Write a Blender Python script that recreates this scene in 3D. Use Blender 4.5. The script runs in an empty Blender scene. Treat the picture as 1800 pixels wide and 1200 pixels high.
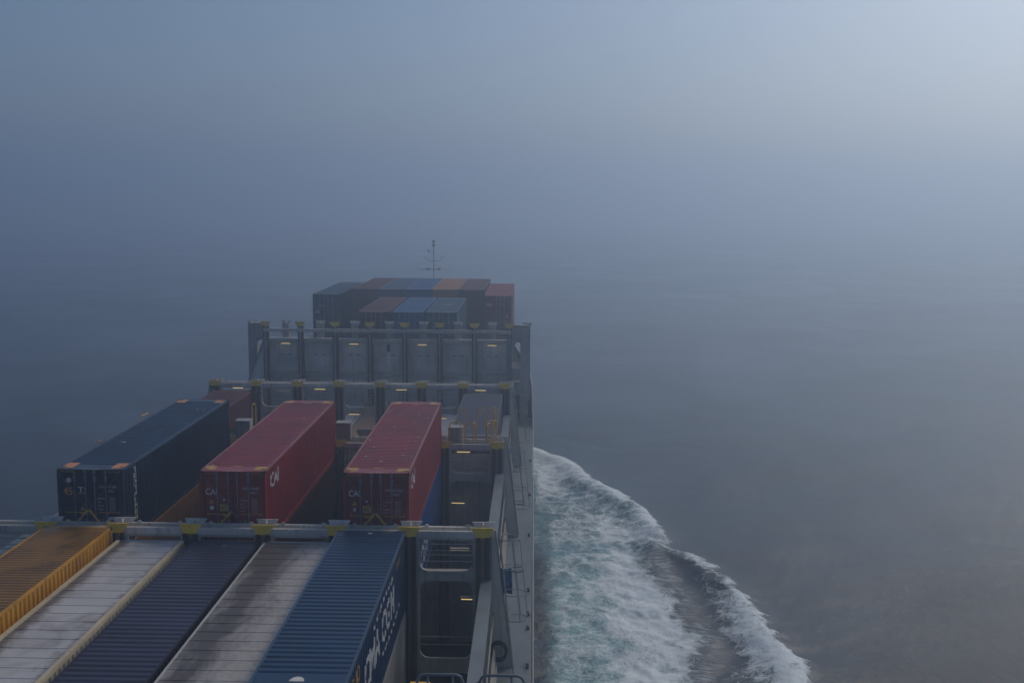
import bpy, bmesh, math, random
import numpy as np
from mathutils import Vector, Matrix, geometry

random.seed(4); rng = np.random.default_rng(4)
R = math.radians
scene = bpy.context.scene
col = scene.collection
PT = 2.6476                      # pitch of the cell guides across the ship
HW = 1.219                       # half width of a container
SEA = -12.5                      # z = 0 is the roof of the containers in the second bay
DECK = -7.1

# ------------------------------------------------------------------ camera
cam_d = bpy.data.cameras.new('camera'); cam = bpy.data.objects.new('camera', cam_d); col.objects.link(cam)
cam_d.sensor_width = 36; cam_d.lens = 1845.03 / 1800 * 36; cam_d.clip_start = .1; cam_d.clip_end = 20000
pit, yaw, rol = .135168, -.0191809, .0078431
F = Vector((math.sin(yaw) * math.cos(pit), math.cos(yaw) * math.cos(pit), -math.sin(pit)))
Rv = Vector((math.cos(yaw), -math.sin(yaw), 0)); U = Rv.cross(F)
R2 = Rv * math.cos(rol) + U * math.sin(rol); U2 = -Rv * math.sin(rol) + U * math.cos(rol)
M = Matrix((R2, U2, -F)).transposed().to_4x4(); M.translation = Vector((10.9695, -37.37, 10.0026))
cam.matrix_world = M
scene.camera = cam

# ------------------------------------------------------------------ light
SUN_EL, SUN_AZ = R(37), R(37)            # azimuth measured from the bow towards starboard
world = bpy.data.worlds.new('World'); scene.world = world; world.use_nodes = True
wn = world.node_tree.nodes; wl = world.node_tree.links
sky = wn.new('ShaderNodeTexSky'); sky.sky_type = 'NISHITA'; sky.sun_disc = False
sky.sun_elevation = SUN_EL; sky.sun_rotation = SUN_AZ
sky.air_density = 1.0; sky.dust_density = 2.0; sky.ozone_density = 6.0
wn['Background'].inputs['Strength'].default_value = .055
wl.new(sky.outputs[0], wn['Background'].inputs['Color'])
sun_d = bpy.data.lights.new('sun', 'SUN'); sun = bpy.data.objects.new('sun', sun_d); col.objects.link(sun)
sun_d.energy = 1.25; sun_d.angle = R(24); sun_d.color = (1,.81,.59)
sun.rotation_euler = Vector((math.sin(SUN_AZ) * math.cos(SUN_EL), math.cos(SUN_AZ) * math.cos(SUN_EL), math.sin(SUN_EL))).to_track_quat('Z', 'Y').to_euler()
vs = scene.view_settings
vs.view_transform = 'Standard'; vs.look = 'None'; vs.gamma = 1; vs.use_curve_mapping = False
vs.exposure = .22
cy = scene.cycles
cy.use_denoising = True; cy.volume_bounces = 4; cy.max_bounces = 7; cy.use_adaptive_sampling = True
cy.sample_clamp_indirect = 6

# ------------------------------------------------------------------ materials
def new_mat(name):
    m = bpy.data.materials.new(name); m.use_nodes = True
    return m, m.node_tree.nodes, m.node_tree.links, m.node_tree.nodes['Principled BSDF']

def ramp(n, l, src, p0, p1, c0=(0, 0, 0, 1), c1=(1, 1, 1, 1)):
    r = n.new('ShaderNodeValToRGB'); r.color_ramp.elements[0].position = p0; r.color_ramp.elements[1].position = p1
    r.color_ramp.elements[0].color = c0; r.color_ramp.elements[1].color = c1
    l.new(src, r.inputs[0]); return r.outputs[0]

def mixc(n, l, fac, a, b):
    x = n.new('ShaderNodeMix'); x.data_type = 'RGBA'
    for sock, v in ((x.inputs[0], fac), (x.inputs[6], a), (x.inputs[7], b)):
        if hasattr(v, 'is_output') or isinstance(v, bpy.types.NodeSocket): l.new(v, sock)
        else: sock.default_value = v if not isinstance(v, tuple) or len(v) == 4 else (*v, 1)
    return x.outputs[2]

def mth(n, l, op, a, b=None, c=None, clamp=False):
    x = n.new('ShaderNodeMath'); x.operation = op; x.use_clamp = clamp
    for i, v in enumerate((a, b, c)):
        if v is None: continue
        if isinstance(v, bpy.types.NodeSocket): l.new(v, x.inputs[i])
        else: x.inputs[i].default_value = v
    return x.outputs[0]

def noise(n, l, vec, scale, detail=4, rough=.55, dist=0.0):
    t = n.new('ShaderNodeTexNoise'); t.inputs['Scale'].default_value = scale; t.inputs['Detail'].default_value = detail
    t.inputs['Roughness'].default_value = rough; t.inputs['Distortion'].default_value = dist
    l.new(vec, t.inputs['Vector']); return t.outputs['Fac']

def coords(n, l, scale=(1, 1, 1), rnd=True):
    tc = n.new('ShaderNodeTexCoord'); mp = n.new('ShaderNodeMapping'); mp.inputs['Scale'].default_value = scale
    l.new(tc.outputs['Object'], mp.inputs['Vector'])
    if rnd:
        oi = n.new('ShaderNodeObjectInfo'); m = mth(n, l, 'MULTIPLY', oi.outputs['Random'], 40.0)
        l.new(m, mp.inputs['Location'])
    return mp.outputs[0], tc

MATS = {}
def paint(name, c, rough=.45, var=.25, rust=0., dirt=0., dirtc=(.02, .018, .015), streak=0., spec=.35, rustc=(.09, .035, .015), bump=.15, wet=False, edge=0.):
    if name in MATS: return MATS[name]
    m, n, l, b = new_mat(name); MATS[name] = m
    v, tc = coords(n, l)
    big = noise(n, l, v, .55, 4); mid = noise(n, l, v, 3.2, 6, .65); fine = noise(n, l, v, 26, 3)
    f = ramp(n, l, big, .3, .72)
    dark = tuple(x * (1 - var) for x in c); lite = tuple(min(1, x * (1 + var * .5) + .006 * var) for x in c)
    out = mixc(n, l, f, dark, lite)
    fm = mth(n, l, 'MULTIPLY', ramp(n, l, mid, .45, .75), var)
    out = mixc(n, l, fm, out, tuple(x * .7 + .012 for x in c))
    if streak:
        sv, _ = coords(n, l, (2.6, 2.6, .18)); s = noise(n, l, sv, 2.2, 5, .6)
        out = mixc(n, l, mth(n, l, 'MULTIPLY', ramp(n, l, s, .52, .74), streak), out, dirtc)
    if dirt:
        dn = noise(n, l, v, .9, 7, .68, .4)
        out = mixc(n, l, mth(n, l, 'MULTIPLY', ramp(n, l, dn, .5, .68), dirt), out, dirtc)
    if edge:
        sp_ = n.new('ShaderNodeSeparateXYZ'); l.new(tc.outputs['Object'], sp_.inputs[0])
        ed = mth(n, l, 'MULTIPLY', mth(n, l, 'SUBTRACT', mth(n, l, 'ABSOLUTE', mth(n, l, 'SUBTRACT', sp_.outputs[0], .12)), .62), 1.1, clamp=True)
        out = mixc(n, l, mth(n, l, 'MULTIPLY', ramp(n, l, mth(n, l, 'ADD', noise(n, l, v, 3.4, 7, .72), ed), .62, .98), edge), out, (.085, .062, .048))
    if rust:
        rn = noise(n, l, v, 6.5, 6, .7)
        out = mixc(n, l, mth(n, l, 'MULTIPLY', ramp(n, l, rn, .66 - .16 * rust, .7 - .1 * rust), min(1, rust * 1.6)), out, rustc)
    l.new(out, b.inputs['Base Color'])
    b.inputs['Specular IOR Level'].default_value = spec
    rr = n.new('ShaderNodeMapRange'); l.new(big if wet else mid, rr.inputs[0])
    rr.inputs[3].default_value = rough * .7; rr.inputs[4].default_value = min(1, rough * 1.3); l.new(rr.outputs[0], b.inputs['Roughness'])
    bp = n.new('ShaderNodeBump'); bp.inputs['Strength'].default_value = bump; bp.inputs['Distance'].default_value = .01
    l.new(mth(n, l, 'ADD', mth(n, l, 'ADD', mid, mth(n, l, 'MULTIPLY', fine, .3)), mth(n, l, 'MULTIPLY', noise(n, l, v, 1.1, 3, .5), 4.0 if wet else 1.5)), bp.inputs['Height']); l.new(bp.outputs[0], b.inputs['Normal'])
    return m

def flat(name, c, rough=.6):
    if name in MATS: return MATS[name]
    m, n, l, b = new_mat(name); MATS[name] = m
    v, tc = coords(n, l); f = ramp(n, l, noise(n, l, v, 9, 5, .7), .35, .7)
    l.new(mixc(n, l, f, tuple(x * .72 for x in c), c), b.inputs['Base Color']); b.inputs['Roughness'].default_value = rough
    return m

def emit(name, c, s):
    m, n, l, b = new_mat(name); MATS[name] = m
    b.inputs['Base Color'].default_value = (*c, 1); b.inputs['Emission Color'].default_value = (*c, 1); b.inputs['Emission Strength'].default_value = s
    return m

STEEL = paint('ship grey paint', (.37, .365, .34), .5, .3, rust=.22, streak=.5, dirtc=(.07, .055, .04))
STEELB = paint('blue grey deck paint', (.21, .25, .27), .42, .22, rust=.10, dirt=.25, dirtc=(.09, .095, .1))
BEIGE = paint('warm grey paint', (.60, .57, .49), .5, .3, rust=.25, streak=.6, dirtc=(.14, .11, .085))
PALE = paint('pale grey bulkhead paint', (.76, .73, .65), .5, .3, rust=.22, streak=.6, dirtc=(.2, .165, .12))
CREAM = paint('cream bulkhead paint', (.92, .86, .72), .5, .08, rust=.06)
DARKP = paint('dark rusty guide steel', (.105, .066, .05), .6, .4, rust=.45, streak=.4, rustc=(.16, .08, .045))
WORN = paint('worn guide edge', (.19, .175, .15), .5, .35, rust=.5)
YEL = paint('yellow safety paint', (.95, .57, .04), .5, .2, rust=.16, rustc=(.06, .035, .015), dirt=.28, dirtc=(.12, .08, .03))
YELR = paint('yellow rail paint', (.75, .43, .05), .5, .2, rust=.25)
HOLD = paint('hold steel', (.10, .10, .095), .65, .4, rust=.3, streak=.4)
HULLM = paint('hull paint', (.03, .05, .09), .4, .3, rust=.2, streak=.3)
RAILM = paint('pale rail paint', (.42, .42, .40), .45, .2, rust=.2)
TUBE = emit('lamp tube', (1.0, .72, .28), .65)
BLACK = flat('black rubber', (.012, .012, .013), .7)
GALV = paint('galvanised rod', (.22, .25, .28), .4, .3)
WHITE = flat('white lettering', (.85, .85, .83))
YLET = flat('yellow lettering', (.72, .43, .05))
ORLET = flat('orange lettering', (.75, .36, .04))
CAST = paint('worn corner casting', (.05, .04, .04), .6, .4, rust=.5)
PATCHO = paint('orange corner patch', (.62, .27, .12), .5, .2, rust=.12, rustc=(.05, .03, .02))
PATCHY = paint('yellow corner patch', (.60, .34, .09), .5, .25, rust=.2, rustc=(.04, .025, .02))

# ------------------------------------------------------------------ mesh helpers
class MB:
    def __init__(s): s.v = []; s.f = []; s.m = []; s.mi = 0
    def add(s, vs, fs):
        o = len(s.v); s.v += [tuple(x) for x in vs]
        for f in fs: s.f.append([i + o for i in f]); s.m.append(s.mi)
    def box(s, x0, x1, y0, y1, z0, z1):
        s.add([(x0, y0, z0), (x1, y0, z0), (x1, y1, z0), (x0, y1, z0), (x0, y0, z1), (x1, y0, z1), (x1, y1, z1), (x0, y1, z1)],
              [(3, 2, 1, 0), (4, 5, 6, 7), (0, 1, 5, 4), (1, 2, 6, 5), (2, 3, 7, 6), (3, 0, 4, 7)])
    def tube(s, pts, r, n=6, closed=False):
        pts = [Vector(p) for p in pts]; N = len(pts); rings = []
        up = None
        for i, p in enumerate(pts):
            if closed: t = pts[(i + 1) % N] - pts[i - 1]
            else: t = pts[min(i + 1, N - 1)] - pts[max(i - 1, 0)]
            t.normalize()
            if up is None: up = Vector((0, 0, 1)) if abs(t.z) < .9 else Vector((0, 1, 0))
            a = t.cross(up)
            if a.length < 1e-3: a = t.orthogonal()
            a.normalize(); b = a.cross(t)
            up = b
            rings.append([p + (a * math.cos(2 * math.pi * k / n) + b * math.sin(2 * math.pi * k / n)) * r for k in range(n)])
        vs = [q for rg in rings for q in rg]; fs = []
        for i in range(N if closed else N - 1):
            j = (i + 1) % N
            for k in range(n):
                fs.append((i * n + k, i * n + (k + 1) % n, j * n + (k + 1) % n, j * n + k))
        if not closed: fs += [tuple(range(n)), tuple(range((N - 1) * n, N * n))[::-1]]
        s.add(vs, fs)
    def prism(s, poly, axis, a, b, holes=()):
        """polygon given in the two remaining axes (in order), extruded along axis from a to b"""
        def P(q, t):
            return {'x': (t, q[0], q[1]), 'y': (q[0], t, q[1]), 'z': (q[0], q[1], t)}[axis]
        loops = [poly] + list(holes); tri = geometry.tessellate_polygon([[Vector((x, y, 0)) for x, y in lp] for lp in loops])
        allp = [q for lp in loops for q in lp]; n = len(allp)
        vs = [P(q, a) for q in allp] + [P(q, b) for q in allp]; fs = []
        for t in tri: fs.append(tuple(t)); fs.append(tuple(i + n for i in t[::-1]))
        o = 0
        for lp in loops:
            k = len(lp)
            for i in range(k): fs.append((o + i, o + (i + 1) % k, n + o + (i + 1) % k, n + o + i))
            o += k
        s.add(vs, fs)
    def mesh(s, name, *mats, fix=True, smooth=False):
        me = bpy.data.meshes.new(name); me.from_pydata(s.v, [], s.f)
        for m in mats: me.materials.append(m)
        me.polygons.foreach_set('material_index', s.m)
        if fix:
            bm = bmesh.new(); bm.from_mesh(me); bmesh.ops.recalc_face_normals(bm, faces=bm.faces); bm.to_mesh(me); bm.free()
        if smooth: me.polygons.foreach_set('use_smooth', [True] * len(me.polygons))
        me.update(); return me

def link(name, me, parent=None, loc=(0, 0, 0), rot=(0, 0, 0)):
    o = bpy.data.objects.new(name, me); col.objects.link(o)
    if parent: o.parent = parent
    o.location = loc; o.rotation_euler = rot
    return o
def tag(o, label=None, cat=None, group=None, kind=None):
    for k, v in (('label', label), ('category', cat), ('group', group), ('kind', kind)):
        if v: o[k] = v
    return o
def rrect(x0, x1, z0, z1, r, top=True, n=5):
    pts = []
    for cx, cz, a0, rd in ((x1 - r, z0 + r, -90, True), (x1 - r, z1 - r, 0, top), (x0 + r, z1 - r, 90, top), (x0 + r, z0 + r, 180, True)):
        if rd:
            for i in range(n + 1):
                a = R(a0 + 90 * i / n); pts.append((cx + r * math.cos(a), cz + r * math.sin(a)))
        else:
            pts.append((x1 if a0 == 0 else x0, z1))
    return pts

# ------------------------------------------------------------------ lettering
TXT = {}
def text2d(s, size, bold=0.0, sx=1.0):
    key = (s, bold)
    if key not in TXT:
        cu = bpy.data.curves.new('t', 'FONT'); cu.body = s; cu.size = 1; cu.offset = bold; cu.resolution_u = 2
        ob = bpy.data.objects.new('t', cu); col.objects.link(ob)
        dg = bpy.context.evaluated_depsgraph_get(); me = bpy.data.meshes.new_from_object(ob.evaluated_get(dg))
        V = [(v.co.x, v.co.y) for v in me.vertices]; Fc = [tuple(p.vertices) for p in me.polygons]
        bpy.data.objects.remove(ob); bpy.data.curves.remove(cu); bpy.data.meshes.remove(me)
        TXT[key] = (V, Fc)
    V, Fc = TXT[key]
    return [(x * size * sx, y * size) for x, y in V], Fc
def text_w(V): return max(v[0] for v in V) - min(v[0] for v in V)

# ------------------------------------------------------------------ containers
def profile(a, b, pitch, depth, fo=.26, fs=.24):
    """list of (t, depth) of a trapezoid sheet from a to b; fo flat outside, fs slope share"""
    n = max(1, round((b - a) / pitch)); p = (b - a) / n; out = []
    fi = 1 - fo - 2 * fs
    for i in range(n):
        t = a + i * p
        out += [(t, 0), (t + fo * p, 0), (t + (fo + fs) * p, depth), (t + (fo + fs + fi) * p, depth)]
    out.append((b, 0)); return out
def prof_at(pr, t):
    for (a, d0), (b, d1) in zip(pr, pr[1:]):
        if a <= t <= b: return d0 + (d1 - d0) * ((t - a) / (b - a) if b > a else 0)
    return 0

CM = {}
def cached(key, fn):
    if key not in CM: CM[key] = fn()
    return CM[key]

def side_mesh(L, H, m, sgn):
    def f():
        mb = MB(); pr = profile(-L / 2 + .17, L / 2 - .17, .278, .036)
        vs = []; fs = []
        for t, d in pr: vs += [(sgn * (HW - .012 - d), t, .16), (sgn * (HW - .012 - d), t, H - .06)]
        for i in range(len(pr) - 1):
            q = (2 * i, 2 * i + 2, 2 * i + 3, 2 * i + 1); fs.append(q if sgn > 0 else q[::-1])
        mb.add(vs, fs); return mb.mesh('side_wall', m, fix=False)
    return cached(('side', L, H, m.name, sgn), f)
def roof_mesh(L, H, m, pitch, depth, fo, fs):
    def f():
        mb = MB(); pr = [(-L / 2 + .02, 0)] + profile(-L / 2 + .62, L / 2 - .62, pitch, depth, fo, fs) + [(L / 2 - .02, 0)]
        vs = []; fs_ = []
        for t, d in pr: vs += [(-HW + .05, t, H - .006 - d), (HW - .05, t, H - .006 - d)]
        for i in range(len(pr) - 1): fs_.append((2 * i, 2 * i + 1, 2 * i + 3, 2 * i + 2))
        mb.add(vs, fs_); return mb.mesh('roof', m, fix=False)
    return cached(('roof', L, H, m.name, pitch, depth), f)
def end_mesh(H, m):
    def f():
        mb = MB(); pr = profile(-HW + .14, HW - .14, .25, .04); vs = []; fs = []
        for t, d in pr: vs += [(t, -.02 - d, .14), (t, -.02 - d, H - .1)]
        for i in range(len(pr) - 1): fs.append((2 * i + 2, 2 * i, 2 * i + 1, 2 * i + 3))
        mb.add(vs, fs); return mb.mesh('end_wall', m, fix=False)
    return cached(('end', H, m.name), f)
def frame_mesh(L, H, m, rail=None, tall=True):
    def f():
        mb = MB(); l2 = L / 2
        for sx in (-1, 1):
            for sy in (-1, 1):
                x0, x1 = sorted((sx * HW, sx * (HW - .13))); y0, y1 = sorted((sy * l2, sy * (l2 - .15)))
                mb.box(x0, x1, y0, y1, .118, H - .118)
            x0, x1 = sorted((sx * (HW - .003), sx * (HW - .06))); mb.box(x0, x1, -l2 + .178, l2 - .178, .012, .16)
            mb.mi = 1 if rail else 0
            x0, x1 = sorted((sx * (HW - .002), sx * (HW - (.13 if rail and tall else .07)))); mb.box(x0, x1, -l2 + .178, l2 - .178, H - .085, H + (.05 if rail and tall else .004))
            mb.mi = 0
        for sy in (-1, 1):
            y0, y1 = sorted((sy * (l2 - .003), sy * (l2 - .11)))
            mb.box(-HW + .165, HW - .165, y0, y1, H - .15, H - .004); mb.box(-HW + .165, HW - .165, y0, y1, .012, .14)
        mb.box(-HW + .05, HW - .05, -l2 + .12, l2 - .12, .03, .06)
        return mb.mesh('frame', m, *([rail] if rail else []))
    return cached(('frame', L, H, m.name, rail.name if rail else '', tall), f)
def casting_mesh():
    def f():
        bm = bmesh.new(); bmesh.ops.create_cube(bm, size=1)
        for v in bm.verts: v.co = Vector((v.co.x * .166, v.co.y * .182, v.co.z * .122))
        fs = [x for x in bm.faces]
        r = bmesh.ops.inset_individual(bm, faces=fs, thickness=.036)
        for x in fs:
            c = x.normal * -.03
            for v in x.verts: v.co += c
        bmesh.ops.bevel(bm, geom=[e for e in bm.edges if e.calc_length() > .1], offset=.008, segments=1, affect='EDGES')
        me = bpy.data.meshes.new('corner_casting'); bm.to_mesh(me); bm.free(); me.materials.append(CAST); return me
    return cached('cast', f)
def door_mesh(H, m):
    def f():
        mb = MB(); w = HW - .145; z0, z1 = .16, H - .17
        rows = [(z0, 0), (z0 + .1, 0)]
        n = 4; hh = (z1 - z0 - .2) / n
        for i in range(n):
            a = z0 + .1 + i * hh; rows += [(a + .06, 0), (a + .1, .03), (a + hh - .1, .03), (a + hh - .06, 0)]
        rows += [(z1 - .1, 0), (z1, 0)]
        vs = []; fs = []
        for z, d in rows: vs += [(.012, d, z), (.06, d if d == 0 else 0, z), (.09, d, z), (w - .07, d, z), (w - .04, 0, z), (w, 0, z)]
        for i in range(len(rows) - 1):
            for k in range(5): fs.append((6 * i + k, 6 * i + k + 1, 6 * i + k + 7, 6 * i + k + 6))
        mb.add(vs, fs); return mb.mesh('door', m, fix=False)
    return cached(('door', H, m.name), f)
def rod_mesh(H):
    def f():
        mb = MB(); mb.tube([(0, -.035, .05), (0, -.035, H - .04)], .019, 6)
        for z in (.09, H - .1): mb.box(-.05, .05, -.055, -.002, z - .045, z + .045)
        for z in (.55, 1.2, H - .42): mb.box(-.045, .045, -.05, .0, z - .02, z + .02)
        mb.box(-.045, .045, -.056, .0, H - .36, H - .27)
        return mb.mesh('locking_rod', GALV)
    return cached(('rod', H), f)
def handle_mesh():
    def f():
        mb = MB(); mb.tube([(0, -.05, 1.02), (.05, -.07, 1.02), (.34, -.06, .99)], .014, 5); mb.box(.25, .31, -.05, 0, .95, 1.05)
        return mb.mesh('door_handle', GALV)
    return cached('handle', f)
def prints(items, mat_names):
    """flat print: items (x, z, kind, args, material index) on a wall facing -y"""
    mb = MB()
    for it in items:
        kind = it[2]; mb.mi = it[4]
        if kind == 't':
            s, size, bold, sx = it[3]; V, Fc = text2d(s, size, bold, sx)
            mb.add([(it[0] + x, 0, it[1] + y) for x, y in V], Fc)
        elif kind == 'p': mb.add([(it[0] + x, -.001 * (it[5] if len(it) > 5 else 0), it[1] + z) for x, z in it[3]], [tuple(range(len(it[3])))])
    return mb.mesh('lettering', *mat_names, fix=False)
def circle(r, n=14, r2=None): return [(r * math.cos(2 * math.pi * i / n), (r2 or r) * math.sin(2 * math.pi * i / n)) for i in range(n)]

def side_print(L, sgn, items, mat):
    """items: (t, z, text, size, bold, sx) or (polygon list): wrapped onto the corrugated side"""
    pr = profile(-L / 2 + .17, L / 2 - .17, .278, .036)
    bm = bmesh.new()
    for it in items:
        if it[0] == 'poly': V, Fc = it[1], [tuple(range(len(it[1])))]; ox = oz = 0
        else: V, Fc = text2d(it[2], it[3], it[4], it[5]); ox, oz = it[0], it[1]
        vv = [bm.verts.new((ox + x * sgn, 0, oz + y)) for x, y in V]
        for f in Fc:
            try: bm.faces.new([vv[i] for i in f])
            except ValueError: pass
    lo = min(v.co.x for v in bm.verts); hi = max(v.co.x for v in bm.verts)
    for t, d in pr:
        if lo < t < hi:
            bmesh.ops.bisect_plane(bm, geom=bm.verts[:] + bm.edges[:] + bm.faces[:], plane_co=(t, 0, 0), plane_no=(1, 0, 0), dist=1e-5)
    for v in bm.verts:
        t = v.co.x; v.co = Vector((sgn * (HW - .012 - prof_at(pr, t) + .003), t, v.co.z))
    me = bpy.data.meshes.new('lettering'); bm.to_mesh(me); bm.free(); me.materials.append(mat); return me
def roof_print(items, mat, z, L):
    """text lying on the flat strip of the roof, read from the stern"""
    mb = MB()
    for x, y, s, size, bold, sx in items:
        V, Fc = text2d(s, size, bold, sx); mb.add([(x + a, y + b, z) for a, b in V], Fc)
    return mb.mesh('lettering', mat, fix=False)

def container(label, x, ydoor, ztop, L, H, paintm, roofm=None, pitch=.24, depth=.022, fo=.3, fs=.22, group=None, rail=None, doors=True, sides=(-1, 1), castings=True, detail=2, tall=True):
    roofm = roofm or paintm
    e = bpy.data.objects.new('shipping_container', None); col.objects.link(e)
    e.location = (x, ydoor + L / 2, ztop - H); e.empty_display_size = .3
    tag(e, label, 'container', group)
    parts = {'root': e, 'L': L, 'H': H}
    parts['frame'] = link('frame', frame_mesh(L, H, paintm, rail, tall), e)
    parts['roof'] = link('roof', roof_mesh(L, H, roofm, pitch, depth, fo, fs), e)
    for s in (-1, 1): parts['side%d' % s] = link('side_wall', side_mesh(L, H, paintm, s), e)
    link('end_wall', end_mesh(H, paintm), e, (0, L / 2, 0), (0, 0, 0)).rotation_euler.z = math.pi
    if castings:
        for sx in (-1, 1):
            for sy in (-1, 1):
                for z in (.06, H - .06): link('corner_casting', casting_mesh(), e, (sx * (HW - .082), sy * (L / 2 - .09), z))
    # door leaves with locking rods
    if doors:
        mb = MB(); mb.box(-HW + .12, HW - .12, .02, .05, .13, H - .13); link('gasket', cached(('gask', H), lambda: mb.mesh('gasket', BLACK)), e, (0, -L / 2 + .075, 0))
        for s in (-1, 1):
            d = link('door', door_mesh(H, paintm), e, (0, -L / 2 + .045, 0))
            if s < 0:
                d.data = cached(('doorL', H, paintm.name), lambda: mirror(door_mesh(H, paintm)))
            parts['door%d' % s] = d
            if detail > 1:
                for q in (.15, .52):
                    link('locking_rod', rod_mesh(H), d, (s * (q * (HW - .1)), 0, 0))
                link('door_handle', handle_mesh(), d, (s * .15 * (HW - .1), 0, 0), (0, 0, 0)).scale.x = s
    return parts
def mirror(me):
    m2 = me.copy()
    for v in m2.vertices: v.co.x *= -1
    m2.flip_normals(); return m2
def SLOT():
    def f():
        mb = MB(); mb.prism(circle(.11, 10, .06), 'z', 0, .004); return mb.mesh('casting_slot', BLACK)
    return cached('slot', f)
def corner_patches(p, mat, wx=.42, wy=.5, ends=(-1, 1), nearcast=True):
    L, H = p['L'], p['H']
    def f():
        mb = MB(); mb.box(-wx / 2, wx / 2, -wy / 2, wy / 2, 0, .006); return mb.mesh('corner_patch', mat)
    me = cached(('patch', mat.name, wx, wy), f)
    for sy in ends:
        for sx in (-1, 1):
            link('casting_slot', SLOT(), p['roof'], (sx * (HW - .14), sy * (L / 2 - .33), H + .0045))
            link('corner_patch', me, p['roof'], (sx * (HW - .03 - wx / 2), sy * (L / 2 - .2 - wy / 2), H - .002))
def hazard(p, colr):
    """short diagonal stripes on the door header"""
    def f():
        mb = MB()
        for sx in (-1, 1):
            for i in range(5):
                x = sx * (HW - .32) - .2 + i * .09
                mb.add([(x, 0, 0), (x + .035, 0, 0), (x + .085, 0, .055), (x + .05, 0, .055)], [(0, 1, 2, 3)])
        return mb.mesh('hazard_stripes', colr, fix=False)
    link('hazard_stripes', cached(('haz', colr.name), f), p['frame'], (0, -p['L'] / 2 + .0, p['H'] - .115))

def door_print(p, items, s, mats=(WHITE, YLET, ORLET, BLACK)):
    """items placed from the door's top-left corner of the whole end, attached to leaf s"""
    H = p['H']; it2 = [(a[0], H + a[1], *a[2:]) for a in items]
    link('lettering', prints(it2, mats), p['door%d' % s], (0, -.004, 0))

TRI = [(-.1, -.075), (.1, -.075), (0, .085)]
def iso_marks(owner, num, chk, left_extra):
    right = [(.32, -.70, 't', (owner, .135, .004, .82), 0), (.635, -.70, 't', (num, .135, .004, .82), 0), (1.07, -.70, 't', (chk, .135, .004, .82), 0),
             (.635, -.86, 't', ('LEG1', .135, .004, .82), 0)]
    for i, s in enumerate(('MAX.GROSS', 'TARE', 'PAYLOAD', 'CU.CAP.')):
        right.append((.25, -1.14 - i * .135, 't', (s, .085, .003, .62), 0))
    for i, s in enumerate(('34.000 KGS', '74.960 LBS', '4.870 KGS', '10.740 LBS', '29.130 KGS', '64.220 LBS', '86.1 CU.M', '3040 CU.FT')):
        right.append((.68, -1.10 - i * .068, 't', (s, .058, .002, .8), 0))
    right.append((.27, -1.655, 'p', [(0, 0), (.72, 0), (.72, -.03), (.80, .015), (.72, .06), (.72, .03), (0, .03)], 1))
    left = [(-1.0, -1.65, 'p', [(0, .015), (.08, -.03), (.08, 0), (.8, 0), (.8, .03), (.08, .03), (.08, .06)], 1),
            (-.43, -1.71, 'p', [(0, 0), (.28, 0), (.28, .06), (0, .06)], 1, 2), (-.42, -1.7, 't', ('HIGH CUBE', .05, .003, .85), 3)] + left_extra
    return left, right

CAIRED = paint('oxide red container paint', (.32, .026, .028), .42, .35, rust=.12, streak=.35, dirtc=(.05, .015, .015), wet=True)
CAIROOF = paint('oxide red roof paint', (.33, .05, .058), .38, .4, rust=.16, dirt=.4, dirtc=(.17, .06, .07), wet=True)
RAILRED = paint('red rail highlight', (.33, .13, .14), .5, .25, rust=.1)  # lighter rail colour paints in the highlight along the roof edges
RAILNAVY = paint('navy rail highlight', (.05, .10, .17), .5, .25, rust=.1)  # edge highlight put into the navy rail's colour
RAILBLUE = paint('blue rail highlight', (.05, .11, .19), .5, .25, rust=.1)  # edge highlight put into the blue rail's colour
NAVY = paint('navy container paint', (.009, .026, .062), .4, .4, rust=.1, streak=.3, wet=True)
NAVYROOF = paint('navy roof paint', (.014, .045, .10), .36, .45, rust=.12, dirt=.4, dirtc=(.03, .045, .07), wet=True)
ORANGE = paint('amber container paint', (.64, .31, .012), .42, .25, rust=.2, streak=.5, dirtc=(.06, .03, .01))
ORANGER = paint('amber roof paint', (.30, .148, .018), .34, .3, rust=.2, dirt=.75, dirtc=(.045, .03, .02), wet=True)
RWHITE = paint('white reefer paint', (.52, .52, .50), .5, .12, rust=.1, streak=.3, dirtc=(.2, .17, .13))
RWHITER = paint('white reefer roof', (.56, .56, .56), .36, .14, rust=.16, dirt=.75, dirtc=(.27, .24, .21), rustc=(.13, .09, .07), wet=True, edge=.85)
CREAMR = paint('cream rail', (.62, .54, .38), .5, .2, rust=.4, rustc=(.07, .05, .04))
DNAVY = paint('dusty indigo paint', (.022, .022, .045), .5, .3, rust=.1, streak=.3)
DNAVYR = paint('dusty indigo roof', (.045, .05, .092), .36, .3, rust=.22, dirt=.5, dirtc=(.035, .022, .025), wet=True)
CMAB = paint('deep blue container paint', (.012, .045, .115), .4, .2, rust=.05, streak=.2, wet=True)
CMABR = paint('deep blue roof paint', (.014, .058, .135), .36, .25, rust=.08, dirt=.5, dirtc=(.015, .035, .06), wet=True)
GREYN = paint('grey blue container paint', (.075, .08, .115), .45, .2, rust=.1)
BLUE2 = paint('royal blue container paint', (.02, .08, .26), .45, .2, rust=.1, streak=.3)
ORB = paint('ochre container paint', (.34, .16, .035), .5, .25, rust=.2, streak=.4)
DKRED = paint('dark red container paint', (.075, .018, .022), .5, .25, rust=.1)
TAN = paint('tan container paint', (.30, .20, .14), .5, .2, rust=.1)
SLATE = paint('slate blue container paint', (.05, .09, .15), .45, .2, rust=.1)
BRBLUE = paint('bright blue container paint', (.025, .12, .26), .45, .2)
TEALB = paint('teal blue container paint', (.035, .09, .13), .45, .2)
BROWNR = paint('brown red container paint', (.13, .035, .03), .5, .25, rust=.1)
FORANGE = paint('faded orange container paint', (.42, .18, .05), .5, .25, rust=.1)
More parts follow.
